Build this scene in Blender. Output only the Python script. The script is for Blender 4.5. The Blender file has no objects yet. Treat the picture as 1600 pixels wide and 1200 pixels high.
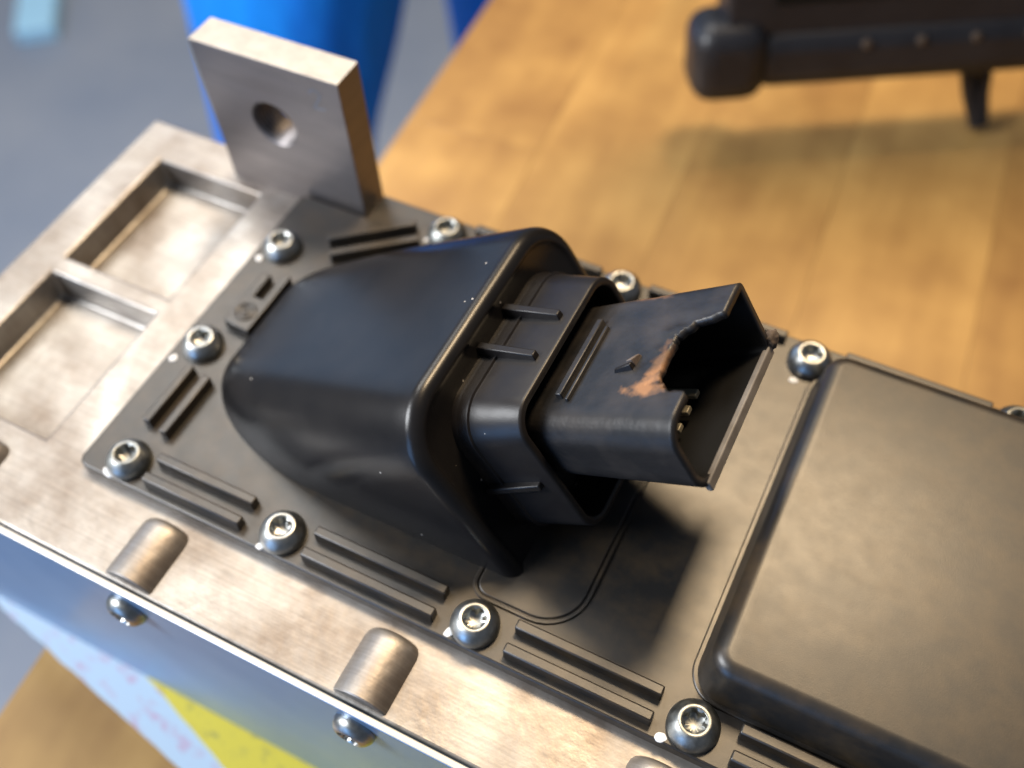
import bpy, bmesh, math, random
from mathutils import Vector, Matrix, noise as mnoise

MM = 0.001
rad = math.radians
scene = bpy.context.scene
COL = scene.collection

# ------------------------------------------------------------------ camera
cam_data = bpy.data.cameras.new('camera')
cam = bpy.data.objects.new('camera', cam_data)
COL.objects.link(cam)
right = Vector((0.89286704, 0.44882565, -0.03666041))
down = Vector((0.3499395, -0.74277342, -0.57081519))
fwd = Vector((-0.28342688, 0.49683314, -0.82025973))
CAM = Vector((152.248, -59.318, 202.242)) * MM
m = Matrix((
    (right.x, -down.x, -fwd.x, CAM.x),
    (right.y, -down.y, -fwd.y, CAM.y),
    (right.z, -down.z, -fwd.z, CAM.z),
    (0, 0, 0, 1)))
cam.matrix_world = m
cam_data.sensor_width = 36.0
cam_data.sensor_fit = 'HORIZONTAL'
cam_data.lens = 1594.0 / 1600 * 36
cam_data.clip_start = 0.005
cam_data.clip_end = 50
cam_data.dof.use_dof = True
cam_data.dof.focus_distance = 0.196
cam_data.dof.aperture_fstop = 8.0
scene.camera = cam

# ------------------------------------------------------------------ light
world = bpy.data.worlds.new('World')
scene.world = world
world.use_nodes = True
bgn = world.node_tree.nodes['Background']
bgn.inputs[0].default_value = (0.62, 0.72, 0.90, 1)
bgn.inputs[1].default_value = 0.21


def area(name, direction, dist, size, power, color, target=(70, 50, 0), size_y=None):
    l = bpy.data.lights.new(name, 'AREA')
    l.energy = power
    l.color = color
    l.shape = 'RECTANGLE'
    l.size = size
    l.size_y = size_y or size
    o = bpy.data.objects.new(name, l)
    COL.objects.link(o)
    d = Vector(direction).normalized()
    o.location = Vector(target) * MM + d * dist
    o.rotation_euler = d.to_track_quat('Z', 'Y').to_euler()
    return o


area('ceiling_lamp', (0.0, 0.50, 1), 1.7, 0.30, 40, (1.0, 0.74, 0.45), size_y=0.36)
area('ceiling_lamp_far', (-0.62, 0.42, 1), 2.2, 0.8, 31, (1.0, 0.95, 0.88))
area('ceiling_lamp_near', (-1.0, -0.62, 1), 1.15, 0.5, 28, (0.95, 0.97, 1.0), target=(-30, -40, -96))
area('blue_fill_left', (-1.0, 0.42, 0.20), 2.2, 1.3, 9, (0.42, 0.64, 1.0))  # added unseen blue lamp that gives the hump its bluish sheen
area('blue_fill_front', (-0.38, -1.0, 0.04), 2.0, 0.9, 20, (0.24, 0.50, 1.0), size_y=1.3)  # added low blue lamp, in place of blue clothing reflected in front edges

vs = scene.view_settings
vs.view_transform = 'Standard'
vs.look = 'None'
vs.exposure = -0.38
vs.gamma = 1.0
vs.use_curve_mapping = False

# ------------------------------------------------------------------ materials


def mat(name, color, rough=0.5, metal=0.0, spec=0.5, var=None, var_scale=60, var_detail=5, var_contrast=(0.35, 0.65),
        bump=0.0, bump_scale=900, rough_var=0.0, stretch=None, coat=0.0, coat_rough=0.2, specks=0.0, scratch=0.0, bump_dist=0.0003):
    """Principled material; var = second colour blended in by noise in object space."""
    M = bpy.data.materials.new(name)
    M.use_nodes = True
    nt = M.node_tree
    N, L = nt.nodes, nt.links
    b = N['Principled BSDF']
    b.inputs['Base Color'].default_value = (*color, 1)
    b.inputs['Roughness'].default_value = rough
    b.inputs['Metallic'].default_value = metal
    b.inputs['Specular IOR Level'].default_value = spec
    b.inputs['Coat Weight'].default_value = coat
    b.inputs['Coat Roughness'].default_value = coat_rough
    tc = N.new('ShaderNodeTexCoord')
    mp = N.new('ShaderNodeMapping')
    L.new(tc.outputs['Object'], mp.inputs[0])
    if stretch:
        mp.inputs['Scale'].default_value = stretch
    col_out = None
    if var:
        n = N.new('ShaderNodeTexNoise')
        n.inputs['Scale'].default_value = var_scale
        n.inputs['Detail'].default_value = var_detail
        n.inputs['Roughness'].default_value = 0.62
        L.new(mp.outputs[0], n.inputs['Vector'])
        r = N.new('ShaderNodeMapRange')
        r.inputs[1].default_value, r.inputs[2].default_value = var_contrast
        L.new(n.outputs[0], r.inputs[0])
        mx = N.new('ShaderNodeMix')
        mx.data_type = 'RGBA'
        mx.inputs[6].default_value = (*color, 1)
        mx.inputs[7].default_value = (*var, 1)
        L.new(r.outputs[0], mx.inputs[0])
        col_out = mx.outputs[2]
    if specks > 0:
        v = N.new('ShaderNodeTexVoronoi')
        v.inputs['Scale'].default_value = 150
        L.new(mp.outputs[0], v.inputs['Vector'])
        lt = N.new('ShaderNodeMath')
        lt.operation = 'LESS_THAN'
        lt.inputs[1].default_value = specks
        L.new(v.outputs['Distance'], lt.inputs[0])
        mx2 = N.new('ShaderNodeMix')
        mx2.data_type = 'RGBA'
        mx2.inputs[6].default_value = (*color, 1)
        if col_out:
            L.new(col_out, mx2.inputs[6])
        mx2.inputs[7].default_value = (0.45, 0.42, 0.38, 1)
        L.new(lt.outputs[0], mx2.inputs[0])
        col_out = mx2.outputs[2]
    if scratch > 0:
        # fine milling lines and a few long scratches
        ms = N.new('ShaderNodeMapping')
        ms.inputs['Rotation'].default_value = (0, 0, 0.12)
        ms.inputs['Scale'].default_value = (60, 1900, 60)
        L.new(tc.outputs['Object'], ms.inputs[0])
        ns = N.new('ShaderNodeTexNoise')
        ns.inputs['Scale'].default_value = 1.0
        ns.inputs['Detail'].default_value = 3
        L.new(ms.outputs[0], ns.inputs['Vector'])
        rs = N.new('ShaderNodeMapRange')
        rs.inputs[1].default_value, rs.inputs[2].default_value = 0.35, 0.7
        rs.inputs[3].default_value, rs.inputs[4].default_value = 1.0 - scratch, 1.0 + scratch * 0.4
        L.new(ns.outputs[0], rs.inputs[0])
        ml = N.new('ShaderNodeVectorMath')
        ml.operation = 'SCALE'
        L.new(col_out, ml.inputs[0])
        L.new(rs.outputs[0], ml.inputs['Scale'])
        col_out = ml.outputs[0]
    if col_out:
        L.new(col_out, b.inputs['Base Color'])
    if rough_var > 0:
        n2 = N.new('ShaderNodeTexNoise')
        n2.inputs['Scale'].default_value = var_scale * 1.7
        n2.inputs['Detail'].default_value = 4
        L.new(mp.outputs[0], n2.inputs['Vector'])
        r2 = N.new('ShaderNodeMapRange')
        r2.inputs[1].default_value, r2.inputs[2].default_value = 0.3, 0.7
        r2.inputs[3].default_value, r2.inputs[4].default_value = rough - rough_var, rough + rough_var
        L.new(n2.outputs[0], r2.inputs[0])
        L.new(r2.outputs[0], b.inputs['Roughness'])
    if bump > 0:
        n3 = N.new('ShaderNodeTexNoise')
        n3.inputs['Scale'].default_value = bump_scale
        n3.inputs['Detail'].default_value = 3
        L.new(mp.outputs[0], n3.inputs['Vector'])
        bp = N.new('ShaderNodeBump')
        bp.inputs['Strength'].default_value = bump
        bp.inputs['Distance'].default_value = bump_dist
        L.new(n3.outputs[0], bp.inputs['Height'])
        L.new(bp.outputs[0], b.inputs['Normal'])
    return M


M = {}
M['plate'] = mat('matte_black_plastic', (0.012, 0.011, 0.010), 0.40, spec=0.7, var=(0.042, 0.029, 0.016), var_scale=130, var_detail=9, rough_var=0.018,
                 bump=0.06, bump_scale=5200, var_contrast=(0.4, 0.75))
M['hump'] = mat('satin_black_plastic', (0.006, 0.006, 0.007), 0.29, spec=0.34, var=(0.013, 0.012, 0.012), var_scale=40, rough_var=0.015,
                bump=0.05, bump_scale=2400, specks=0.035)
M['collar'] = mat('dull_black_plastic', (0.009, 0.008, 0.009), 0.38, spec=0.38, var=(0.016, 0.014, 0.013), var_scale=120, rough_var=0.04, bump=0.06,
                  bump_scale=2400, specks=0.03)
M['alu'] = mat('cast_aluminium', (0.42, 0.40, 0.375), 0.47, 0.8, var=(0.23, 0.195, 0.165), var_scale=42, var_detail=8, var_contrast=(0.38, 0.66), rough_var=0.09,
               bump=0.30, bump_scale=500, stretch=(1, 1, 1), scratch=0.13)
M['alu_lug'] = mat('brushed_aluminium', (0.22, 0.20, 0.195), 0.45, 0.85, var=(0.19, 0.172, 0.168), var_scale=40, rough_var=0.03,
                   bump=0.15, bump_scale=600, stretch=(1, 1, 6))
M['bare_edge'] = mat('bare_metal_edge', (0.55, 0.52, 0.47), 0.45, 0.7)
M['lit_top'] = mat('lit_top_aluminium', (0.52, 0.49, 0.44), 0.5, 0.6, var=(0.42, 0.39, 0.35), var_scale=160, bump=0.4, bump_scale=500)  # lighter copy of the lug metal; light on its top face painted in
M['blue_reflect'] = mat('blue_reflection_sheet', (0.18, 0.31, 0.50), 0.34, 0.4, spec=0.4, var=(0.13, 0.24, 0.42), var_scale=12, rough_var=0.05)  # blue base colour paints in the reflection of blue clothing on bare metal
M['zinc'] = mat('zinc_plated_steel', (0.44, 0.45, 0.44), 0.37, 1.0, var=(0.28, 0.29, 0.28), var_scale=260, rough_var=0.09)
M['white_paint'] = mat('white_marker_paint', (0.72, 0.74, 0.76), 0.5)
M['inner_shade'] = mat('shaded_black_plastic', (0.006, 0.006, 0.006), 0.6, spec=0.3)  # shade inside the connector shell, painted as a blacker plastic
M['pin'] = mat('tinned_terminal', (0.24, 0.215, 0.155), 0.5, 0.4)
M['scuff'] = mat('scuffed_plastic', (0.16, 0.135, 0.12), 0.6, var=(0.08, 0.06, 0.05), var_scale=400)
M['char'] = mat('charred_plastic', (0.05, 0.04, 0.035), 0.75, var=(0.16, 0.12, 0.09), var_scale=600, bump=0.6)
M['paper'] = mat('pale_paper', (0.46, 0.59, 0.71), 0.6, var=(0.50, 0.33, 0.46), var_scale=120, var_contrast=(0.53, 0.68), stretch=(1, 2.2, 1))
M['yellow'] = mat('yellow_paper', (0.66, 0.55, 0.05), 0.5, var=(0.36, 0.32, 0.07), var_scale=190, var_contrast=(0.56, 0.70), stretch=(1, 2.0, 1))
M['floor'] = mat('grey_floor', (0.30, 0.33, 0.38), 0.45, var=(0.22, 0.26, 0.33), var_scale=3)
M['blue'] = mat('blue_workwear', (0.0, 0.33, 0.95), 0.75, var=(0.0, 0.20, 0.78), var_scale=9, bump=1.0, bump_scale=8, bump_dist=0.03, stretch=(1, 1, 0.35))
M['shoe'] = mat('dark_shoe', (0.02, 0.02, 0.022), 0.5)
M['rubber'] = mat('black_rubber', (0.012, 0.012, 0.015), 0.42, var=(0.02, 0.02, 0.024), var_scale=50)
M['screen'] = mat('dark_screen', (0.004, 0.007, 0.008), 0.35, spec=0.2)
M['dot'] = mat('worn_dot', (0.09, 0.07, 0.055), 0.5)
M['pale'] = mat('pale_blue_plastic', (0.42, 0.74, 0.95), 0.5)
M['steel'] = mat('painted_steel', (0.10, 0.11, 0.13), 0.45)


def wood():
    W = bpy.data.materials.new('oiled_beech')
    W.use_nodes = True
    nt = W.node_tree
    N, L = nt.nodes, nt.links
    b = N['Principled BSDF']
    tc = N.new('ShaderNodeTexCoord')
    oi = N.new('ShaderNodeObjectInfo')
    add = N.new('ShaderNodeVectorMath')
    add.operation = 'ADD'
    L.new(tc.outputs['Object'], add.inputs[0])
    cm = N.new('ShaderNodeCombineXYZ')
    L.new(oi.outputs['Random'], cm.inputs[0])
    L.new(oi.outputs['Random'], cm.inputs[1])
    L.new(cm.outputs[0], add.inputs[1])
    mp = N.new('ShaderNodeMapping')
    mp.inputs['Scale'].default_value = (1, 0.14, 1)
    L.new(add.outputs[0], mp.inputs[0])
    n = N.new('ShaderNodeTexNoise')
    n.inputs['Scale'].default_value = 90
    n.inputs['Detail'].default_value = 6
    L.new(mp.outputs[0], n.inputs['Vector'])
    n2 = N.new('ShaderNodeTexNoise')
    n2.inputs['Scale'].default_value = 28
    n2.inputs['Detail'].default_value = 3
    L.new(add.outputs[0], n2.inputs['Vector'])
    cr = N.new('ShaderNodeValToRGB')
    e = cr.color_ramp.elements
    e[0].position, e[0].color = 0.0, (0.25, 0.13, 0.043, 1)
    e[1].position, e[1].color = 1.0, (0.53, 0.325, 0.11, 1)
    k = cr.color_ramp.elements.new(0.5)
    k.color = (0.385, 0.222, 0.072, 1)
    rr = N.new('ShaderNodeMath')
    rr.operation = 'MULTIPLY_ADD'
    rr.inputs[1].default_value = 0.5
    rr.inputs[2].default_value = 0.24
    L.new(oi.outputs['Random'], rr.inputs[0])
    a1 = N.new('ShaderNodeMath')
    a1.operation = 'MULTIPLY_ADD'
    a1.inputs[1].default_value = 0.7
    L.new(n.outputs[0], a1.inputs[0])
    L.new(rr.outputs[0], a1.inputs[2])
    a2 = N.new('ShaderNodeMath')
    a2.operation = 'MULTIPLY_ADD'
    a2.inputs[1].default_value = 1.25
    L.new(n2.outputs[0], a2.inputs[0])
    L.new(a1.outputs[0], a2.inputs[2])
    a3 = N.new('ShaderNodeMath')
    a3.operation = 'SUBTRACT'
    a3.inputs[1].default_value = 0.95
    L.new(a2.outputs[0], a3.inputs[0])
    L.new(a3.outputs[0], cr.inputs[0])
    L.new(cr.outputs[0], b.inputs['Base Color'])
    b.inputs['Roughness'].default_value = 0.33
    b.inputs['Specular IOR Level'].default_value = 0.45
    return W


M['wood'] = wood()


def shell_material():
    """Black connector plastic, scorched orange-brown round the melted hole (object space: x along axis, y across)."""
    W = bpy.data.materials.new('scorched_black_plastic')
    W.use_nodes = True
    nt = W.node_tree
    N, L = nt.nodes, nt.links
    b = N['Principled BSDF']
    b.inputs['Roughness'].default_value = 0.40
    tc = N.new('ShaderNodeTexCoord')
    nz = N.new('ShaderNodeTexNoise')
    nz.inputs['Scale'].default_value = 420
    nz.inputs['Detail'].default_value = 5
    L.new(tc.outputs['Object'], nz.inputs['Vector'])

    def blob(cx, cy, cz, sx, sy, sz, gain):
        mp = N.new('ShaderNodeMapping')
        mp.vector_type = 'POINT'
        mp.inputs['Scale'].default_value = (1 / (sx * MM), 1 / (sy * MM), 1 / (sz * MM))
        mp.inputs['Location'].default_value = (-cx / sx, -cy / sy, -cz / sz)
        L.new(tc.outputs['Object'], mp.inputs[0])
        ln = N.new('ShaderNodeVectorMath')
        ln.operation = 'LENGTH'
        L.new(mp.outputs[0], ln.inputs[0])
        ad = N.new('ShaderNodeMath')
        ad.operation = 'MULTIPLY_ADD'
        ad.inputs[1].default_value = 2.2
        L.new(nz.outputs[0], ad.inputs[0])
        L.new(ln.outputs['Value'], ad.inputs[2])
        mr = N.new('ShaderNodeMapRange')
        mr.inputs[1].default_value, mr.inputs[2].default_value = 2.45, 1.75
        mr.inputs[3].default_value, mr.inputs[4].default_value = 0, gain
        L.new(ad.outputs[0], mr.inputs[0])
        return mr.outputs[0]
    outs = [blob(38.4, 47.5, 37.4, 1.7, 5.6, 4, 1.0), blob(38.2, 41.8, 37.4, 4.0, 1.7, 4, 0.8),
            blob(29.5, 67.2, 36, 4.0, 1.2, 3, 0.4)]
    cur = outs[0]
    for o in outs[1:]:
        mx = N.new('ShaderNodeMath')
        mx.operation = 'MAXIMUM'
        L.new(cur, mx.inputs[0])
        L.new(o, mx.inputs[1])
        cur = mx.outputs[0]
    nz2 = N.new('ShaderNodeTexNoise')
    nz2.inputs['Scale'].default_value = 110
    nz2.inputs['Detail'].default_value = 6
    L.new(tc.outputs['Object'], nz2.inputs['Vector'])
    c0 = N.new('ShaderNodeValToRGB')
    c0.color_ramp.elements[0].position = 0.4
    c0.color_ramp.elements[0].color = (0.012, 0.012, 0.013, 1)
    c0.color_ramp.elements[1].position = 0.75
    c0.color_ramp.elements[1].color = (0.040, 0.034, 0.030, 1)
    L.new(nz2.outputs[0], c0.inputs[0])
    c1 = N.new('ShaderNodeValToRGB')
    c1.color_ramp.elements[0].position = 0.35
    c1.color_ramp.elements[0].color = (0.10, 0.055, 0.03, 1)
    c1.color_ramp.elements[1].position = 0.62
    c1.color_ramp.elements[1].color = (0.33, 0.165, 0.075, 1)
    L.new(nz2.outputs[0], c1.inputs[0])
    mx = N.new('ShaderNodeMix')
    mx.data_type = 'RGBA'
    L.new(cur, mx.inputs[0])
    L.new(c0.outputs[0], mx.inputs[6])
    L.new(c1.outputs[0], mx.inputs[7])
    L.new(mx.outputs[2], b.inputs['Base Color'])
    mr = N.new('ShaderNodeMapRange')
    mr.inputs[3].default_value, mr.inputs[4].default_value = 0.40, 0.7
    L.new(cur, mr.inputs[0])
    L.new(mr.outputs[0], b.inputs['Roughness'])
    bp = N.new('ShaderNodeBump')
    bp.inputs['Strength'].default_value = 0.25
    bp.inputs['Distance'].default_value = 0.0004
    L.new(nz.outputs[0], bp.inputs['Height'])
    L.new(bp.outputs[0], b.inputs['Normal'])
    return W


M['shell'] = shell_material()

# ------------------------------------------------------------------ mesh helpers (all lengths in mm)


def new_mesh(name, verts, faces, smooth=True, angle=35):
    me = bpy.data.meshes.new(name)
    me.from_pydata([(v[0] * MM, v[1] * MM, v[2] * MM) for v in verts], [], faces)
    bm = bmesh.new()
    bm.from_mesh(me)
    bmesh.ops.remove_doubles(bm, verts=bm.verts, dist=1e-7)
    bmesh.ops.recalc_face_normals(bm, faces=bm.faces)
    bm.to_mesh(me)
    bm.free()
    if smooth:
        for p in me.polygons:
            p.use_smooth = True
        me.set_sharp_from_angle(angle=rad(angle))
    me.update()
    return me


def link(name, me, material, parent=None, loc=(0, 0, 0), rot=(0, 0, 0), bevel=0, segs=2):
    """loc is relative to the parent, in mm."""
    o = bpy.data.objects.new(name, me)
    COL.objects.link(o)
    if me is not None and material is not None and not me.materials:
        me.materials.append(M[material])
    o.parent = parent
    o.location = Vector(loc) * MM
    o.rotation_euler = rot
    if bevel:
        b = o.modifiers.new('bevel', 'BEVEL')
        b.width = bevel * MM
        b.segments = segs
        b.limit_method = 'ANGLE'
        b.angle_limit = rad(40)
        b.harden_normals = False
    return o


def tag(o, label, cat, group=None, kind=None):
    if label:
        o['label'] = label
    if cat:
        o['category'] = cat
    if group:
        o['group'] = group
    if kind:
        o['kind'] = kind
    return o


def box_data(x0, x1, y0, y1, z0, z1):
    v = [(x0, y0, z0), (x1, y0, z0), (x1, y1, z0), (x0, y1, z0), (x0, y0, z1), (x1, y0, z1), (x1, y1, z1), (x0, y1, z1)]
    f = [(0, 3, 2, 1), (4, 5, 6, 7), (0, 1, 5, 4), (1, 2, 6, 5), (2, 3, 7, 6), (3, 0, 4, 7)]
    return v, f


def box(name, *a):
    return new_mesh(name, *box_data(*a))


def prism(name, poly, z0, z1):
    n = len(poly)
    v = [(x, y, z0) for x, y in poly] + [(x, y, z1) for x, y in poly]
    f = [tuple(range(n - 1, -1, -1)), tuple(range(n, 2 * n))]
    f += [(i, (i + 1) % n, n + (i + 1) % n, n + i) for i in range(n)]
    return new_mesh(name, v, f)


def rrect(y0, y1, n0, n1, r, seg=6):
    """rounded rectangle, radii r = (corner y0n0, y1n0, y1n1, y0n1); counter-clockwise"""
    if not isinstance(r, (tuple, list)):
        r = (r,) * 4
    out = []
    cs = [(y0, n0, 180, 1, 1), (y1, n0, 270, -1, 1), (y1, n1, 0, -1, -1), (y0, n1, 90, 1, -1)]
    for (cy, cn, a0, sy, sn), rr in zip(cs, r):
        for k in range(seg + 1):
            a = rad(a0 + 90 * k / seg)
            out.append((cy + sy * rr + rr * math.cos(a), cn + sn * rr + rr * math.sin(a)))
    return out


def lathe(name, prof, seg=40, lobes=None):
    """prof: list of (r, z); lobes: indices of rings that follow a six-lobe outline"""
    v, f = [], []
    for i, (r, z) in enumerate(prof):
        for k in range(seg):
            a = 2 * math.pi * k / seg
            rr = r
            if lobes and i in lobes:
                rr = r * (1 + 0.13 * math.cos(6 * a))
            v.append((rr * math.cos(a), rr * math.sin(a), z))
    for i in range(len(prof) - 1):
        for k in range(seg):
            k2 = (k + 1) % seg
            f.append((i * seg + k, i * seg + k2, (i + 1) * seg + k2, (i + 1) * seg + k))
    f.append(tuple(range(seg)))
    f.append(tuple((len(prof) - 1) * seg + k for k in range(seg)))
    return new_mesh(name, v, f, angle=40)


def loft(name, rings, cap0=True, cap1=True, angle=35):
    n = len(rings[0])
    v = [p for r in rings for p in r]
    f = []
    for i in range(len(rings) - 1):
        for k in range(n):
            k2 = (k + 1) % n
            f.append((i * n + k, i * n + k2, (i + 1) * n + k2, (i + 1) * n + k))
    if cap0:
        f.append(tuple(range(n)))
    if cap1:
        f.append(tuple((len(rings) - 1) * n + k for k in range(n)))
    return new_mesh(name, v, f, angle=angle)


def interp(tab, x):
    """monotone table lookup with smooth (Catmull) interpolation; tab rows: (x, a, b, ...)"""
    n = len(tab)
    i = 0
    while i < n - 2 and x > tab[i + 1][0]:
        i += 1
    p1, p2 = tab[i], tab[i + 1]
    p0 = tab[i - 1] if i > 0 else p1
    p3 = tab[i + 2] if i + 2 < n else p2
    h = p2[0] - p1[0]
    t = min(max((x - p1[0]) / h, 0), 1)
    out = []
    for c in range(1, len(p1)):
        m1 = (p2[c] - p0[c]) / max(p2[0] - p0[0], 1e-6) * h
        m2 = (p3[c] - p1[c]) / max(p3[0] - p1[0], 1e-6) * h
        out.append((2 * t**3 - 3 * t**2 + 1) * p1[c] + (t**3 - 2 * t**2 + t) * m1 + (-2 * t**3 + 3 * t**2) * p2[c] + (t**3 - t**2) * m2)
    return out


# ------------------------------------------------------------------ setting
TABLE_Z = -96.3
FLOOR_Z = -950.0
fl = link('floor', box('floor', -3600, 2400, -1800, 4200, FLOOR_Z - 20, FLOOR_Z), 'floor')
fl['kind'] = 'structure'

# workbench of glued beech staves; its left edge runs slightly askew of the housing
bench = bpy.data.objects.new('workbench', None)
COL.objects.link(bench)
EDGE = Vector((-35.4, -45.0))
ANG = math.atan2(26.4, 359)
bench.location = Vector((EDGE.x, EDGE.y, FLOOR_Z)) * MM
bench.rotation_euler = (0, 0, ANG)
tag(bench, 'golden brown wooden workbench of glued staves under the metal housing', 'workbench')
rnd = random.Random(11)
SW = 61.0
for c in range(9):
    y = -74
    first = True
    off = rnd.uniform(60, 200)
    while y < 760:
        ln = rnd.uniform(260, 420)
        if c == 0:
            ln = 349 if first else 330
        elif first:
            ln -= off
        y1 = min(y + ln, 780)
        me = box('stave', -SW / 2 + 0.05, SW / 2 - 0.05, -(y1 - y) / 2 + 0.05, (y1 - y) / 2 - 0.05, -38, rnd.uniform(-0.08, 0))
        link('stave', me, 'wood', bench, ((c + 0.5) * SW, (y + y1) / 2, TABLE_Z - FLOOR_Z), bevel=0.15, segs=2)
        y = y1
        first = False
for lx in (90, 470):
    for ly in (-20, 680):
        link('leg', box('leg', -30, 30, -30, 30, 0, TABLE_Z - FLOOR_Z - 38.2), 'steel', bench, (lx, ly, 0), bevel=3)

# ------------------------------------------------------------------ the electrical housing: casting, sheet, lug, cover, connector, screws
BASE = -95.8
ROOT = Vector((118, 43, BASE))
unit = bpy.data.objects.new('electrical_housing', None)
COL.objects.link(unit)
unit.location = ROOT * MM
tag(unit, 'metal electrical housing with black plastic cover and melted connector on workbench', 'electrical housing')


def W(x, y, z):
    return (x - ROOT.x, y - ROOT.y, z - ROOT.z)


LED = -3.6        # top of the casting; top of the cover plate is z = 0
XR = 306.0

# casting: block with two rectangular pockets in its top
gx = [-62, -49.5, -13.8, XR]
gy = [-19.6, 3.0, 45.6, 51.2, 93.6, 107.2]
v, f = [], []


def quad(*p):
    i = len(v)
    v.extend(p)
    f.append(tuple(range(i, i + 4)))


for i in range(3):
    for j in range(5):
        a, b_, c, d = gx[i], gx[i + 1], gy[j], gy[j + 1]
        if i == 1 and j in (1, 3):
            dr, z1 = 0.7, LED - 9.0
            q = [(a, c), (b_, c), (b_, d), (a, d)]
            q1 = [(a + dr, c + dr), (b_ - dr, c + dr), (b_ - dr, d - dr), (a + dr, d - dr)]
            for k in range(4):
                k2 = (k + 1) % 4
                quad((*q[k], LED), (*q[k2], LED), (*q1[k2], z1), (*q1[k], z1))
            quad(*[(*p, z1) for p in q1])
        else:
            quad((a, c, LED), (b_, c, LED), (b_, d, LED), (a, d, LED))
# outer sides, following the grid points of the top so that the mesh stays closed
loop = [(gx[i], gy[0]) for i in range(4)] + [(gx[3], gy[j]) for j in range(1, 6)] + [(gx[i], gy[5]) for i in (2, 1, 0)] + [(gx[0], gy[j]) for j in (4, 3, 2, 1)]
for k in range(len(loop)):
    p, q = loop[k], loop[(k + 1) % len(loop)]
    quad((*p, LED), (*q, LED), (*q, BASE), (*p, BASE))
i = len(v)
v.extend([(*p, BASE) for p in loop])
f.append(tuple(range(i, i + len(loop))))
me = new_mesh('casting', v, f)
casting = link('casting', me, 'alu', unit, W(0, 0, 0), bevel=0.9, segs=3)

# rounded bosses behind the side screws
BX = (-25.0, 28.5, 88.3, 148.2, 208.0)
bp = []
for k in range(25):
    a = math.pi * k / 24
    bp.append((7.3 * math.cos(a), 7.3 * math.sin(a)))
rings = []
for yy, sc in ((-18.4, 0.97), (-18.1, 1.0), (-5.6, 1.0), (-4.3, 0.97), (-3.4, 0.90), (-2.9, 0.80)):
    rings.append([(x * sc, yy, z * sc if sc == 1 else z * sc) for x, z in bp])
boss_me = loft('boss', rings)
for x in BX:
    if x > 200:
        continue
    link('boss', boss_me, 'alu', casting, (x, 0, -7.2))

# side sheet with a bright raw top edge
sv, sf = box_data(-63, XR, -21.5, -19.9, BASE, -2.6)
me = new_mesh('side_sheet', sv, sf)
me.materials.append(M['blue_reflect'])
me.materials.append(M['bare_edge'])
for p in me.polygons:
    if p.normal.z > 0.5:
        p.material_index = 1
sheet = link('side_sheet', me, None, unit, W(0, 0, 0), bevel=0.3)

# lug with drilled hole
LX0, LX1, LZ0, LZ1 = -24.6, 20.0, LED, 43.6
hc, hr = (-3.8, 22.9), 6.6
angs = sorted([2 * math.pi * k / 48 for k in range(48)] + [math.atan2(z - hc[1], x - hc[0]) % (2 * math.pi) for x in (LX0, LX1) for z in (LZ0, LZ1)])
outer, inner = [], []
for a in angs:
    dx, dz = math.cos(a), math.sin(a)
    t = min(((LX1 if dx > 0 else LX0) - hc[0]) / dx if abs(dx) > 1e-9 else 1e9, ((LZ1 if dz > 0 else LZ0) - hc[1]) / dz if abs(dz) > 1e-9 else 1e9)
    outer.append((hc[0] + dx * t, hc[1] + dz * t))
    inner.append((dx, dz))
Y0, Y1 = 97.0, 106.6


def ring_in(r, y):
    return [(hc[0] + dx * r, y, hc[1] + dz * r) for dx, dz in inner]


rings = [ring_in(hr + 0.5, Y0), ring_in(hr, Y0 + 0.5)]
for k in range(7):      # machined grooves of the thread
    rings += [ring_in(hr, Y0 + 0.8 + k * 1.2), ring_in(hr - 0.45, Y0 + 1.4 + k * 1.2)]
rings += [ring_in(hr, Y1 - 0.5), ring_in(hr + 0.5, Y1), [(x, Y1, z) for x, z in outer], [(x, Y0, z) for x, z in outer]]
n = len(angs)
v = [p for r in rings for p in r]
f = []
for i in range(len(rings)):
    i2 = (i + 1) % len(rings)
    for k in range(n):
        k2 = (k + 1) % n
        f.append((i * n + k, i * n + k2, i2 * n + k2, i2 * n + k))
me = new_mesh('lug', v, f, angle=25)
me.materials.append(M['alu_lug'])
me.materials.append(M['lit_top'])
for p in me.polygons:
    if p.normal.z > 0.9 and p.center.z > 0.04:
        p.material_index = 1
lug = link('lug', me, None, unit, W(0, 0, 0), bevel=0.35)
lug['label'] = 'upright square metal lug with a drilled hole'
# faint stamped figure 2 on the lug
pts = [(-1.6, 2.0), (-1.2, 2.9), (-0.1, 3.3), (1.1, 2.9), (1.5, 1.9), (1.0, 0.8), (-0.6, -1.0), (-1.7, -2.4), (1.7, -2.4)]
v, f = [], []
for k in range(len(pts) - 1):
    a, b_ = Vector(pts[k]), Vector(pts[k + 1])
    d = (b_ - a).normalized()
    nn = Vector((-d.y, d.x)) * 0.22
    a, b_ = a - d * 0.12, b_ + d * 0.12
    i = len(v)
    for y in (0, 0.05):
        for p in (a - nn, b_ - nn, b_ + nn, a + nn):
            v.append((p.x, -y, p.y))
    f += [(i, i + 1, i + 2, i + 3), (i + 4, i + 5, i + 6, i + 7), (i, i + 1, i + 5, i + 4), (i + 1, i + 2, i + 6, i + 5), (i + 2, i + 3, i + 7, i + 6), (i + 3, i, i + 4, i + 7)]
M['ink'] = mat('blue_grey_stamp', (0.20, 0.235, 0.29), 0.4, 0.85)
link('stamped_figure', new_mesh('stamped_figure', v, f), 'ink', lug, (12.6, Y0, 36.3), rot=(0, rad(-8), 0))

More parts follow.
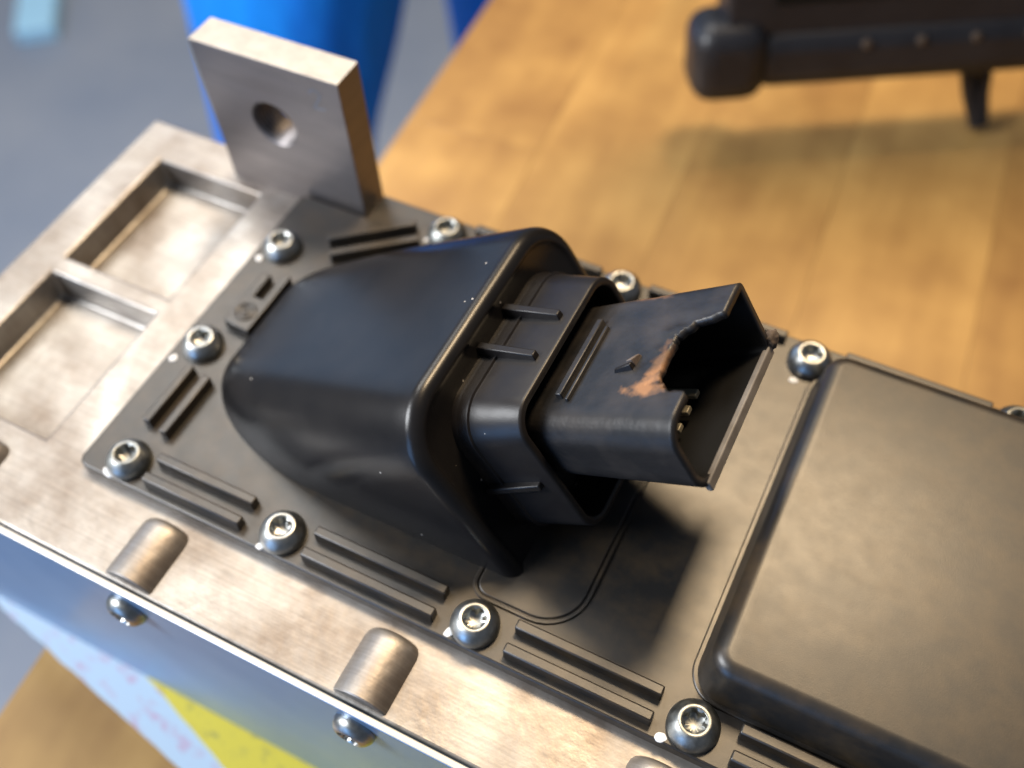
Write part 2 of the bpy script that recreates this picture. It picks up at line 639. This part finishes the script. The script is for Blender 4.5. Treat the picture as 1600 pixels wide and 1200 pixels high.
# cover plate
poly = [(0.0, 2.2), (0.7, 0.7), (2.2, 0.0), (XR - 6, 0.0), (XR - 6, 105.4), (21.2, 105.4), (21.2, 96.0), (0, 96.0)]
cover = link('cover_plate', prism('cover_plate', poly, LED + 0.04, 0), 'plate', unit, W(0, 0, 0), bevel=0.45)


def rib(x0, y0, x1, y1, w=2.2, h=3.0, name='edge_rib'):
    d = Vector((x1 - x0, y1 - y0))
    ln = d.length
    hw = w / 2
    prof = [(-hw - 0.15, -0.3), (hw + 0.15, -0.3), (hw, h), (-hw, h)]
    v = [(0, a, b_) for a, b_ in prof] + [(ln, a, b_) for a, b_ in prof]
    f = [(0, 1, 2, 3), (4, 5, 6, 7)] + [(k, (k + 1) % 4, 4 + (k + 1) % 4, 4 + k) for k in range(4)]
    return link(name, new_mesh(name, v, f), 'plate', cover, (x0, y0, 0), rot=(0, 0, math.atan2(d.y, d.x)), bevel=0.35)


for x0, x1 in ((18.6, 45.6), (61.9, 94.6), (111.0, 143.2), (159.2, 191.5), (207, 240)):
    rib(x0, 8.6, x1, 8.6)
    rib(x0, 3.1, x1, 3.1)
rib(9.6, 15.2, 9.6, 33.0)
rib(15.2, 14.2, 15.2, 32.0)
rib(17.2, 83.2, 36.2, 98.0)
rib(20.6, 78.6, 39.6, 93.4)
for x0, x1 in ((51.6, 88), (101.5, 137.5), (152.2, 186.4)):
    rib(x0, 103.6, x1, 103.6, h=2.4)

# moulded block with a slot and a date dial
blk = [(8.5, 48.0), (16.4, 47.2), (16.4, 67.0), (14.0, 67.0), (14.0, 57.6), (11.2, 57.6), (11.2, 65.5), (8.5, 65.5)]
block = link('moulded_block', prism('moulded_block', blk, -0.3, 3.2), 'plate', cover, bevel=0.3)


def torus(name, R_, r_, seg=32, k=8):
    v, f = [], []
    for i in range(seg):
        a = 2 * math.pi * i / seg
        for j in range(k):
            b_ = 2 * math.pi * j / k
            v.append(((R_ + r_ * math.cos(b_)) * math.cos(a), (R_ + r_ * math.cos(b_)) * math.sin(a), r_ * math.sin(b_)))
    for i in range(seg):
        for j in range(k):
            f.append((i * k + j, ((i + 1) % seg) * k + j, ((i + 1) % seg) * k + (j + 1) % k, i * k + (j + 1) % k))
    return new_mesh(name, v, f)


link('dial_ring', torus('dial_ring', 2.6, 0.36), 'plate', cover, (12.4, 52.4, 3.2))
link('dial_ring', torus('dial_ring', 1.4, 0.3), 'plate', cover, (12.4, 52.4, 3.2))
link('dial_pin', lathe('dial_pin', [(0.55, -0.2), (0.55, 0.25), (0.35, 0.4)], 16), 'plate', cover, (12.4, 52.4, 3.2))

# low relief pad under the connector (its rounded outline shows in front of the hump)
pad = rrect(99, 121.0, 12.2, 91.5, (3, 9, 9, 3), 8)
link('relief_pad', prism('relief_pad', pad, -0.3, 0.45), 'plate', cover, bevel=0.25)
# rounded bead round the pad
padp = rrect(98.3, 121.8, 11.4, 92.3, (3.8, 9.8, 9.8, 3.8), 8)


def tube_closed(name, path, r, k=6):
    n = len(path)
    v, f = [], []
    for i in range(n):
        p, q = Vector(path[i - 1]), Vector(path[(i + 1) % n])
        t = (q - p).normalized()
        nn = Vector((-t.y, t.x))
        for j in range(k):
            a = 2 * math.pi * j / k
            o = Vector(path[i]) + nn * (r * math.cos(a))
            v.append((o.x, o.y, r * math.sin(a)))
    for i in range(n):
        for j in range(k):
            i2 = (i + 1) % n
            f.append((i * k + j, i2 * k + j, i2 * k + (j + 1) % k, i * k + (j + 1) % k))
    return new_mesh(name, v, f)


link('relief_bead', tube_closed('relief_bead', padp, 0.55), 'plate', cover)

# raised pan on the right
rings = []
PX0, PX1, PY0, PY1, PH = 147.2, 292.0, 11.6, 97.6, 13.0
prof = [(0, -0.3, 6.5), (0.15, 0.6, 6.5), (1.5, 9.0, 6.2)]
rr = 3.2
for k in range(7):
    a = rad(80 - 80 * k / 6)
    prof.append((1.6 + rr - rr * math.sin(rad(90) - a + 0) if False else 1.6 + rr * (1 - math.sin(a)), PH - rr + rr * math.cos(a), 6.0 - 0.35 * k))
for ins, z, r_ in prof:
    rings.append([(x, y, z) for x, y in rrect(PX0 + ins, PX1 - ins, PY0 + ins, PY1 - ins, max(r_ - ins * 0.4, 1.5), 8)])
pan = link('raised_pan', loft('raised_pan', rings, angle=50), 'plate', unit, W(0, 0, 0))
# flange step round the foot of the pan
step = rrect(PX0 - 0.9, PX1 + 0.9, PY0 - 0.8, PY1 + 0.9, 7.3, 8)
link('pan_foot', prism('pan_foot', step, -0.3, 0.5), 'plate', pan, bevel=0.3)

# hump: face curve G in the tilted plane (y, n), foot curve B on the plate (x, y)
AX = rad(30)
O0 = Vector((106.95, 0, 0))
CA, SA = math.cos(AX), math.sin(AX)
YC = 51.0


def L2W(s, y, n):
    return (O0.x + s * CA - n * SA, y, s * SA + n * CA)


GB = []      # (y, n) on the end face and the matching (x, y) on the plate: straight flank, quarter ellipse, flat crown
for k in range(16):
    t = k / 16
    GB.append((17.5, -4 + 39.4 * t, 112 - 56 * t, 17.5))
for k in range(30):
    a = math.pi / 2 * k / 30
    gy_, gn_ = 31.5 - 14 * math.cos(a), 35.4 + 14 * math.sin(a)
    T1 = Vector((-SA * math.cos(a), math.sin(a), CA * math.cos(a)))
    G = Vector(L2W(-3.0, gy_, gn_))

    def twist(b_):
        T2 = Vector((-40.2 * math.cos(b_), 22.5 * math.sin(b_), 0))
        return T1.cross(T2).dot(G - Vector((56 - 40.2 * math.sin(b_), 40 - 22.5 * math.cos(b_), -0.4)))
    best = a
    if k > 0:      # match the foot point whose tangent plane is shared, so that the skin unrolls without dents
        cand = [math.pi / 2 * j / 400 for j in range(1, 400)]
        sg = [(b_, twist(b_)) for b_ in cand]
        roots = [(p[0] + q[0]) / 2 for p, q in zip(sg, sg[1:]) if p[1] * q[1] <= 0]
        best = min(roots, key=lambda r_: abs(r_ - a)) if roots else a
    GB.append((gy_, gn_, 56 - 40.2 * math.sin(best), 40 - 22.5 * math.cos(best)))
for k in range(11):
    t = k / 10
    GB.append((31.5 + 19.5 * t, 49.4, 15.8, 40 + 11 * t))
GB += [(2 * YC - y, n, x, 2 * YC - y2) for (y, n, x, y2) in reversed(GB[:-1])]
RR = 3.0
rows = []
sw_n = []       # outward direction in which the moulding swells a little between foot and rim
for ii in range(len(GB)):
    a_, b_ = GB[max(ii - 1, 0)], GB[min(ii + 1, len(GB) - 1)]
    T = Vector(L2W(-RR, b_[0], b_[1])) - Vector(L2W(-RR, a_[0], a_[1]))
    ru = Vector(L2W(-RR, GB[ii][0], GB[ii][1])) - Vector((GB[ii][2], GB[ii][3], -0.4))
    q = T.cross(ru)
    q = q.normalized() if q.length > 1e-6 else Vector((0, 0, 1))
    if q.dot(Vector((0, GB[ii][0] - YC, GB[ii][1] - 15))) < 0:
        q = -q
    sw_n.append(q)
NW = 26
for w_i in range(NW + 1):
    u_ = (w_i / NW) ** 1.6
    row = []
    for ii, (y, n, bx, by) in enumerate(GB):
        P = Vector((bx, by, -0.4))
        G = Vector(L2W(-RR, y, n))
        ln = (G - P).length
        k = min(ln / 85.0, 1.0)
        w0 = 0.13
        e = math.sqrt(max(0, 1 - (1 - min(u_ / w0, 1)) ** 2)) * (1 - u_) ** 1.2
        Q = P.lerp(G, u_)
        Q += sw_n[ii] * (1.5 * k * 4 * u_ * (1 - u_) * (1 - 0.35 * u_))
        Q.z += 3.4 * k * e * max(0.0, min(1.0, (n - 35.4) / 14.0)) ** 2
        row.append(tuple(Q))
    rows.append(row)
# rolled rim between the hump and its end face
ng = len(GB)
norm = []
for i in range(ng):
    p = Vector(GB[max(i - 1, 0)][:2])
    q = Vector(GB[min(i + 1, ng - 1)][:2])
    t = (q - p).normalized()
    nn = Vector((t.y, -t.x))
    if nn.dot(Vector((YC, 20)) - Vector(GB[i][:2])) < 0:
        nn = -nn
    norm.append(nn)
for k in range(1, 9):
    a = rad(90 * k / 8)
    off = RR * (1 - math.cos(a))
    s = -RR + RR * math.sin(a)
    rows.append([L2W(s, GB[i][0] + norm[i].x * off, GB[i][1] + norm[i].y * off) for i in range(ng)])
# slight hollow inside the rim, then the flat end face
rows.append([L2W(-0.2, GB[i][0] + norm[i].x * 3.4, GB[i][1] + norm[i].y * 3.4) for i in range(ng)])
rows.append([L2W(-0.9, GB[i][0] + norm[i].x * 4.6, GB[i][1] + norm[i].y * 4.6) for i in range(ng)])
v = [p for r in rows for p in r]
f = []
for i in range(len(rows) - 1):
    for k in range(ng - 1):
        f.append((i * ng + k, i * ng + k + 1, (i + 1) * ng + k + 1, (i + 1) * ng + k))
last = (len(rows) - 1) * ng
f.append(tuple(last + k for k in range(ng)))
hump = link('connector_hump', new_mesh('connector_hump', v, f, angle=50), 'hump', unit, W(0, 0, 0))
hump['label'] = 'smooth black sloping hump of the cover'

# everything that points along the connector axis lives in a tilted frame: x = along the axis, y = across, z = up the face
FR = dict(loc=W(*O0), rot=(0, -AX, 0))
YC2 = 51.6


def cring(s, y0, y1, n0, n1, r, off=0.0):
    return [(s, y, n) for y, n in rrect(y0 - off, y1 + off, n0 - off, n1 + off, max(r + off, 0.6), 10)]


ca = (27.9, 75.3, 2.0, 40.8, 8.6)
cb = (30.0, 73.4, 2.2, 39.3, 6.6)


def mixc(t):
    return [a + (b_ - a) * t for a, b_ in zip(ca, cb)]


rings = []
for s, off in ((-1.6, 0.5), (-0.5, 0.35), (0.1, 0.12), (0.5, 0.05), (2.6, 0.05), (2.75, 0.5), (3.1, 0.5), (3.3, 0.0), (8, 0), (14.6, 0), (15.05, -0.12), (15.25, -0.4), (15.25, -1.4), (14.95, -1.8), (11, -2.0), (4.0, -2.2)):
    t = min(max(s / 15.2, 0), 1)
    rings.append(cring(s, *mixc(t), off=off))
collar = link('connector_collar', loft('connector_collar', rings, cap0=False, angle=40), 'collar', unit, **FR)
for yy in (57.6, 46.4):
    rv = [(-0.8, -1.0, 40.4), (-0.8, 1.0, 40.4), (-0.8, 0.9, 43.4), (-0.8, -0.9, 43.4), (12.6, -0.9, 39.0), (12.6, 0.9, 39.0), (12.6, 0.8, 41.0), (12.6, -0.8, 41.0)]
    rf = [(0, 1, 2, 3), (4, 5, 6, 7), (0, 1, 5, 4), (1, 2, 6, 5), (2, 3, 7, 6), (3, 0, 4, 7)]
    link('collar_rib', new_mesh('collar_rib', rv, rf), 'collar', collar, (0, yy, 0), bevel=0.25)
rv = [(-0.8, 28.8, -0.9), (-0.8, 28.8, 0.9), (-0.8, 26.0, 0.8), (-0.8, 26.0, -0.8), (12.0, 30.2, -0.9), (12.0, 30.2, 0.9), (12.0, 28.4, 0.8), (12.0, 28.4, -0.8)]
link('collar_rib', new_mesh('collar_rib', rv, rf), 'collar', collar, (0, 0, 20.6), bevel=0.25)

# connector shell: fine grid tube with the melted bite missing from its top edge
S0, S1 = 6.0, 47.5


def shell_prof(s):
    t = (s - 16) / 31.5
    nt_ = 34.2 + 3.2 * t
    nb = 15.6 + 2.8 * t
    return rrect(33.2 - 2.3 * t, 67.4 + 1.3 * t, nb, nt_, (6.5, 3.2, 2.0, 5.6), 8)


def resample(poly, count):
    P = [Vector(p) for p in poly]
    P.append(P[0])
    d = [0]
    for a, b_ in zip(P[:-1], P[1:]):
        d.append(d[-1] + (b_ - a).length)
    out = []
    j = 0
    for k in range(count):
        x = d[-1] * k / count
        while d[j + 1] < x:
            j += 1
        t = (x - d[j]) / max(d[j + 1] - d[j], 1e-9)
        out.append(P[j].lerp(P[j + 1], t))
    return out


bite = [(52, 40.6), (47.3, 40.5), (44.2, 41.0), (41.7, 41.7), (41.9, 42.8), (40.5, 43.4), (39.8, 46), (39.0, 49), (38.7, 51.5), (39.3, 54.2), (40.1, 56.2), (41.4, 57.0), (42.0, 58.6), (44.4, 59.2), (45.6, 58.9), (46.6, 59.8), (47.2, 60.0), (52, 60.8)]
chip = [(20.0, 70.5), (25.5, 67.6), (29.0, 66.6), (32.0, 67.4), (34.5, 67.9), (37.0, 70.5)]


def inside(poly, x, y):
    c = False
    j = len(poly) - 1
    for i in range(len(poly)):
        if (poly[i][1] > y) != (poly[j][1] > y) and x < (poly[j][0] - poly[i][0]) * (y - poly[i][1]) / (poly[j][1] - poly[i][1]) + poly[i][0]:
            c = not c
        j = i
    return c


NS, NP = 92, 250
grid = []
for i in range(NS + 1):
    s = S0 + (S1 - S0) * i / NS
    pr = resample(shell_prof(s), NP)
    grid.append([Vector((s, p.x, p.y)) for p in pr])
sv, sf = [], []
for i in range(NS + 1):
    for k in range(NP):
        p = grid[i][k].copy()
        # softened, sagging plastic round the hole
        d = (Vector((p.x, p.y)) - Vector((44.5, 51))).length
        if p.z > 33 and d < 14:
            wv = math.exp(-((d - 7.0) / 4.0) ** 2) if d > 7 else 1.0
            p.z += wv * (0.45 * mnoise.noise(Vector((p.x, p.y, 3.1)) * 0.33) - 0.25)
        sv.append(tuple(p))
for i in range(NS):
    for k in range(NP):
        k2 = (k + 1) % NP
        c = (grid[i][k] + grid[i + 1][k2]) / 2
        jx = 0.55 * mnoise.noise(Vector((c.x * 0.9, c.y * 0.9, 5.5))) + 0.35 * mnoise.noise(Vector((c.x * 2.3, c.y * 2.3, 1.5)))
        jy = 0.55 * mnoise.noise(Vector((c.x * 0.9, c.y * 0.9, 15.5)))
        if c.z > 33.2 and inside(bite, c.x + jx, c.y + jy):
            continue
        if c.z > 32.6 and inside(chip, c.x + jx, c.y + jy + (c.z - 35) * 0.25):
            continue
        sf.append((i * NP + k, i * NP + k2, (i + 1) * NP + k2, (i + 1) * NP + k))
me = new_mesh('connector_shell', sv, sf, angle=60)
bm = bmesh.new()
bm.from_mesh(me)
bmesh.ops.delete(bm, geom=[q for q in bm.verts if not q.link_faces], context='VERTS')
for _ in range(2):       # soften the torn edge from stair steps into a melted line
    new = {}
    for q in bm.verts:
        if q.is_boundary and S0 * MM + 1e-4 < q.co.x and q.co.z > 0.0322:
            nb_ = [e.other_vert(q).co for e in q.link_edges if e.is_boundary]
            if len(nb_) == 2 and not (q.co.x > (S1 - 0.2) * MM and nb_[0].x > (S1 - 0.2) * MM and nb_[1].x > (S1 - 0.2) * MM):
                new[q] = q.co.lerp((nb_[0] + nb_[1]) / 2, 0.6)
    for q, c in new.items():
        q.co = c
bm.to_mesh(me)
bm.free()
me.materials.append(M['shell'])
me.materials.append(M['inner_shade'])
shell = link('connector_shell', me, None, unit, **FR)
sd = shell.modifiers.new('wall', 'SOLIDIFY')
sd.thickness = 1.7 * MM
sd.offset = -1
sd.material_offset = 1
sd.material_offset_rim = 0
shell['label'] = 'black connector shell with a melted scorched hole'
# back wall of the socket
link('socket_floor', prism('socket_floor', [(0, 0), (1, 0), (1, 1), (0, 1)], 0, 1) if False else loft('socket_floor', [
    [(12.0, y, n) for y, n in rrect(34.6, 65.8, 17, 32, 2.5, 5)], [(13.0, y, n) for y, n in rrect(34.6, 65.8, 17, 32, 2.5, 5)]]), 'hump', shell)
for s, y0, y1, w_, h_ in ((18.0, 40.2, 60.6, 1.5, 1.5), (20.6, 39.4, 59.0, 0.8, 0.9)):
    n0 = 34.2 + 3.2 * (s - 16) / 31.5
    link('latch_ridge', box('latch_ridge', s, s + w_, y0, y1, n0 - 0.4, n0 + h_), 'shell', shell, bevel=0.25)
for y in (39.9, 44.7, 49.1, 53.4):
    link('terminal_pin', box('terminal_pin', 12.5, 38.2, y - 0.95, y + 0.95, 21.2, 22.4), 'pin', shell, bevel=0.25)
M['rim'] = mat('lit_rim', (0.24, 0.225, 0.21), 0.5, var=(0.17, 0.155, 0.14), var_scale=200)  # lighter grey paints in the light that the rim catches
link('rim_lip', box('rim_lip', 46.6, 47.9, 33.6, 68.0, 18.0, 20.4), 'rim', shell, bevel=0.3)
# torn tab with a raised flake
tv = [(29.0, 46.0, 35.2), (33.2, 46.6, 35.4), (33.2, 48.0, 35.4), (29.0, 47.2, 35.2), (29.2, 46.4, 36.2), (33.0, 46.8, 37.3), (33.0, 47.6, 37.3), (29.2, 47.0, 36.2)]
link('torn_tab', new_mesh('torn_tab', tv, rf), 'collar', shell, bevel=0.15)
fv = [(31.6, 47.4, 35.4), (33.4, 47.6, 35.5), (33.6, 50.6, 35.6), (32.4, 50.2, 35.5), (31.9, 47.6, 37.5), (33.1, 47.8, 37.7), (33.3, 50.2, 36.7), (32.5, 49.9, 36.6)]
link('torn_flake', new_mesh('torn_flake', fv, rf), 'scuff', shell, bevel=0.2)
# blob of charred residue on the far corner of the rim
bm = bmesh.new()
bmesh.ops.create_icosphere(bm, subdivisions=3, radius=1.0)
for q in bm.verts:
    dn = q.co.normalized()
    k = 1 + 0.45 * mnoise.noise(dn * 1.9) + 0.25 * mnoise.noise(dn * 4.5)
    q.co = Vector((dn.x * 1.5 * k, dn.y * 1.9 * k, dn.z * 1.9 * k)) * MM
me = bpy.data.meshes.new('charred_blob')
bm.to_mesh(me)
bm.free()
for p in me.polygons:
    p.use_smooth = True
link('charred_blob', me, 'char', shell, (47.4, 69.4, 20.4))

# cover screws: domed heads with six-lobe sockets, and their paint marks
sprof = [(5.25, -0.2), (5.3, 0.7), (5.2, 1.3), (4.9, 2.0), (4.4, 2.7), (3.8, 3.35), (3.35, 3.7), (3.2, 3.8), (2.62, 3.8), (2.5, 3.72), (2.3, 3.4), (2.15, 1.6), (1.6, 1.2), (0.4, 1.0)]
M['zinc_dull'] = mat('worn_zinc', (0.34, 0.35, 0.34), 0.43, 1.0, var=(0.20, 0.21, 0.20), var_scale=330, rough_var=0.1)
screw_me = lathe('screw', sprof, 48, lobes={10, 11})
screw_me2 = screw_me.copy()
wash_me = lathe('washer', [(5.9, -0.1), (5.9, 0.3), (5.6, 0.45), (5.0, 0.45)], 40)
SCREWS = [(11.6, 5.6), (54.8, 5.5), (102.9, 5.4), (150.8, 5.6), (7.0, 40.5), (6.7, 76.6), (44.9, 99.0), (94.6, 101.2), (144.6, 99.6), (192.6, 101.4), (199, 5.5)]
rnd = random.Random(4)
for k, (x, y) in enumerate(SCREWS):
    sc_ = link('screw', screw_me if k % 3 else screw_me2, 'zinc' if k % 3 else 'zinc_dull', unit, W(x, y, rnd.uniform(0.05, 0.3)), rot=(rnd.uniform(-0.03, 0.03), rnd.uniform(-0.03, 0.03), rnd.uniform(0, 1.0)))
MARKS = [(8.9, 0.9, 3.2, 1.5, -0.3), (51.9, 0.9, 2.0, 1.7, 0.8), (98.7, 1.7, 2.2, 1.7, 1.2), (145.9, 0.9, 2.2, 1.8, 0.5),
         (2.2, 34.2, 1.7, 1.9, 0), (2.6, 71.0, 1.7, 1.9, 0.4), (41.0, 95.6, 2.6, 1.5, 0.3), (142.8, 92.9, 1.9, 1.5, 0.2)]
for k, (x, y, a, b_, r_) in enumerate(MARKS):
    n = 18
    v = []
    for (sc_, z) in ((1, -0.05), (0.93, 0.12), (0.6, 0.22)):
        for j in range(n):
            t = 2 * math.pi * j / n
            q = sc_ * (1 + 0.28 * mnoise.noise(Vector((math.cos(t) * 1.3 + 7 * k, math.sin(t) * 1.3, 0))))
            v.append((a / 2 * q * math.cos(t) * 1.15, b_ / 2 * q * math.sin(t) * 1.15, z))
    f = [tuple(range(n)), tuple(range(2 * n, 3 * n))]
    for i in range(2):
        f += [(i * n + j, i * n + (j + 1) % n, (i + 1) * n + (j + 1) % n, (i + 1) * n + j) for j in range(n)]
    link('paint_mark', new_mesh('paint_mark', v, f), 'white_paint', cover, (x, y, 0), rot=(0, 0, r_))
# side screws through the sheet
ss_prof = [(4.9, -0.1), (5.0, 0.6), (4.7, 1.6), (4.0, 2.5), (3.2, 3.0), (2.7, 3.05), (2.45, 2.7), (2.2, 1.4), (0.4, 1.0)]
side_me = lathe('side_screw', ss_prof, 40, lobes={6, 7})
for x in BX:
    if x > 200:
        continue
    link('side_screw', side_me, 'zinc', unit, W(x, -21.5, -10.2), rot=(rad(90), 0, 0))

# ------------------------------------------------------------------ papers under the front edge


def sheet_thing(name, material, corner, ang, w_, d_, z, label, cat, curl=0.0):
    """a sheet whose front edge starts at corner and runs at angle ang; it reaches back under the housing"""
    nx, ny = 40, 10
    v, f = [], []
    for th in (0, 0.12):
        for j in range(ny + 1):
            for i in range(nx + 1):
                x, y = w_ * i / nx, d_ * j / ny
                v.append((x, y + 0.7 * mnoise.noise(Vector((x * 0.12, 0, 0))) * (1 - j / ny), th))
    n = (nx + 1) * (ny + 1)
    for b_ in (0, n):
        for j in range(ny):
            for i in range(nx):
                a = b_ + j * (nx + 1) + i
                f.append((a, a + 1, a + nx + 2, a + nx + 1))
    edge = [j for j in range(nx + 1)] + [(nx + 1) * j + nx for j in range(1, ny + 1)] + [(nx + 1) * ny + i for i in range(nx - 1, -1, -1)] + [(nx + 1) * j for j in range(ny - 1, 0, -1)]
    for a, b_ in zip(edge, edge[1:] + edge[:1]):
        f.append((a, b_, b_ + n, a + n))
    o = link(name, new_mesh(name, v, f), material, None, (*corner, z), rot=(0, 0, ang))
    tag(o, label, cat)
    return o


sheet_thing('paper_sheet', 'paper', (-66, -22.6), rad(-10.2), 190, 90, TABLE_Z + 0.05,
            'pale bluish paper sheet lying under the front edge of the housing', 'paper')
sheet_thing('yellow_sheet', 'yellow', (-38, -10.2), rad(-17.4), 200, 90, TABLE_Z + 0.25,
            'bright yellow paper slip on top of the pale sheet', 'paper slip')

# ------------------------------------------------------------------ rugged tablet on the bench, top right
tab = bpy.data.objects.new('rugged_tablet', None)
COL.objects.link(tab)
tab.location = Vector((54, 277, TABLE_Z)) * MM
tab.rotation_euler = (0, 0, rad(30))
tag(tab, 'black rugged tablet with rubber corner bumper propped above the workbench', 'tablet')
TILT = rad(78)
TH = 26.0


def tbox(name, material, x0, x1, y0, y1, z0, z1, bevel, parent=None):
    return link(name, box(name, x0, x1, y0, y1, z0, z1), material, parent or tab, (0, 0, 26), rot=(TILT, 0, 0), bevel=bevel, segs=4)


body = tbox('tablet_body', 'rubber', 8, 262, 2, 330, 0, 20, 3)
tbox('tablet_screen', 'screen', 26, 244, 34, 310, 19.4, 20.6, 0.3)
tbox('bezel', 'rubber', 20, 250, 0, 24, 5, 24, 8)
for x in (-4, 244):
    for y in (-4, 306):
        tbox('corner_bumper', 'rubber', x, x + 30, y, y + 32, -4, 26, 9)
for k in range(5):
    o = link('rivet', lathe('rivet', [(2.0, -0.3), (2.0, 0.5), (1.4, 0.9)], 16), 'dot', tab, (62 + 21 * k, 18 * math.cos(TILT) - 23.8 * math.sin(TILT), 26 + 18 * math.sin(TILT) + 23.8 * math.cos(TILT)), rot=(TILT, 0, 0))


def tube(name, path, r, material, parent, k=10):
    v, f = [], []
    n = len(path)
    for i in range(n):
        p = Vector(path[max(i - 1, 0)])
        q = Vector(path[min(i + 1, n - 1)])
        t = (q - p).normalized()
        a1 = t.orthogonal().normalized()
        a2 = t.cross(a1)
        for j in range(k):
            a = 2 * math.pi * j / k
            v.append(tuple(Vector(path[i]) + a1 * r * math.cos(a) + a2 * r * math.sin(a)))
    for i in range(n - 1):
        for j in range(k):
            f.append((i * k + j, i * k + (j + 1) % k, (i + 1) * k + (j + 1) % k, (i + 1) * k + j))
    f += [tuple(range(k)), tuple((n - 1) * k + j for j in range(k))]
    return link(name, new_mesh(name, v, f), material, parent)


tube('stand_leg', [(109, -8, 32), (114, -13, 16), (119.3, -19, 3.4), (121, -19, 3.4), (119, -13, 16), (118, -8, 32)], 3.1, 'rubber', tab)
tube('stand_leg', [(20, 50, 240), (24, 90, 110), (26, 120, 2.2), (60, 120, 2.2), (64, 90, 110), (66, 50, 240)], 2.2, 'rubber', tab)
tube('stand_leg', [(190, 50, 240), (194, 90, 110), (196, 120, 2.2), (230, 120, 2.2), (234, 90, 110), (236, 50, 240)], 2.2, 'rubber', tab)
tube('stand_leg', [(226, -8, 32), (233, -13, 16), (239, -19, 3.4), (241, -19, 3.4), (240, -13, 16), (240, -8, 32)], 3.1, 'rubber', tab)

# ------------------------------------------------------------------ person in blue beyond the housing (legs in view)
person = bpy.data.objects.new('person', None)
COL.objects.link(person)
person.location = Vector((-330, 520, FLOOR_Z)) * MM
tag(person, 'person in bright blue work trousers standing beyond the housing', 'person')


def skin(name, pts, edges, material, root):
    me = bpy.data.meshes.new(name)
    me.from_pydata([tuple(Vector(p[0]) * MM) for p in pts], edges, [])
    o = link(name, me, material, person)
    sk = o.modifiers.new('skin', 'SKIN')
    for i, p in enumerate(pts):
        r = p[1] if isinstance(p[1], tuple) else (p[1], p[1])
        me.skin_vertices[0].data[i].radius = (r[0] * MM, r[1] * MM)
        me.skin_vertices[0].data[i].use_root = (i == root)
    ss = o.modifiers.new('subdiv', 'SUBSURF')
    ss.levels = ss.render_levels = 2
    sk.use_smooth_shade = True
    return o


legs = [((20, 30, 1000), (125, 150)), ((20, 30, 900), (120, 150)),
        ((60, -70, 850), (100, 95)), ((49, -80, 740), (88, 85)), ((14, -80, 618), (72, 74)), ((-14, -78, 470), (66, 68)), ((-36, -76, 280), (64, 66)), ((-46, -74, 100), (64, 66)),
        ((70, 130, 850), (100, 95)), ((118, 140, 660), (90, 85)), ((114, 142, 470), (76, 72)), ((90, 140, 280), (68, 66)), ((80, 140, 100), (66, 66)),
        ((20, 30, 1180), (120, 160)), ((20, 30, 1330), (120, 175))]
skin('trousers', legs, [(0, 1), (1, 2), (2, 3), (3, 4), (4, 5), (5, 6), (6, 7), (1, 8), (8, 9), (9, 10), (10, 11), (11, 12), (0, 13), (13, 14)], 'blue', 0)
for (sx, sy) in ((-46, -74), (80, 140)):
    skin('shoe', [((sx - 40, sy, 48), 44), ((sx + 30, sy, 44), 42), ((sx + 110, sy, 34), 34), ((sx + 180, sy, 28), (26, 34))], [(0, 1), (1, 2), (2, 3)], 'shoe', 0)

# pale blue block on the far floor
blkf = link('floor_block', box('floor_block', -36, 36, -160, 160, 0, 30), 'pale', None, (-1478, 1078, FLOOR_Z), rot=(0, 0, rad(38)), bevel=4)
tag(blkf, 'pale blue block lying on the grey floor, far left', 'block')
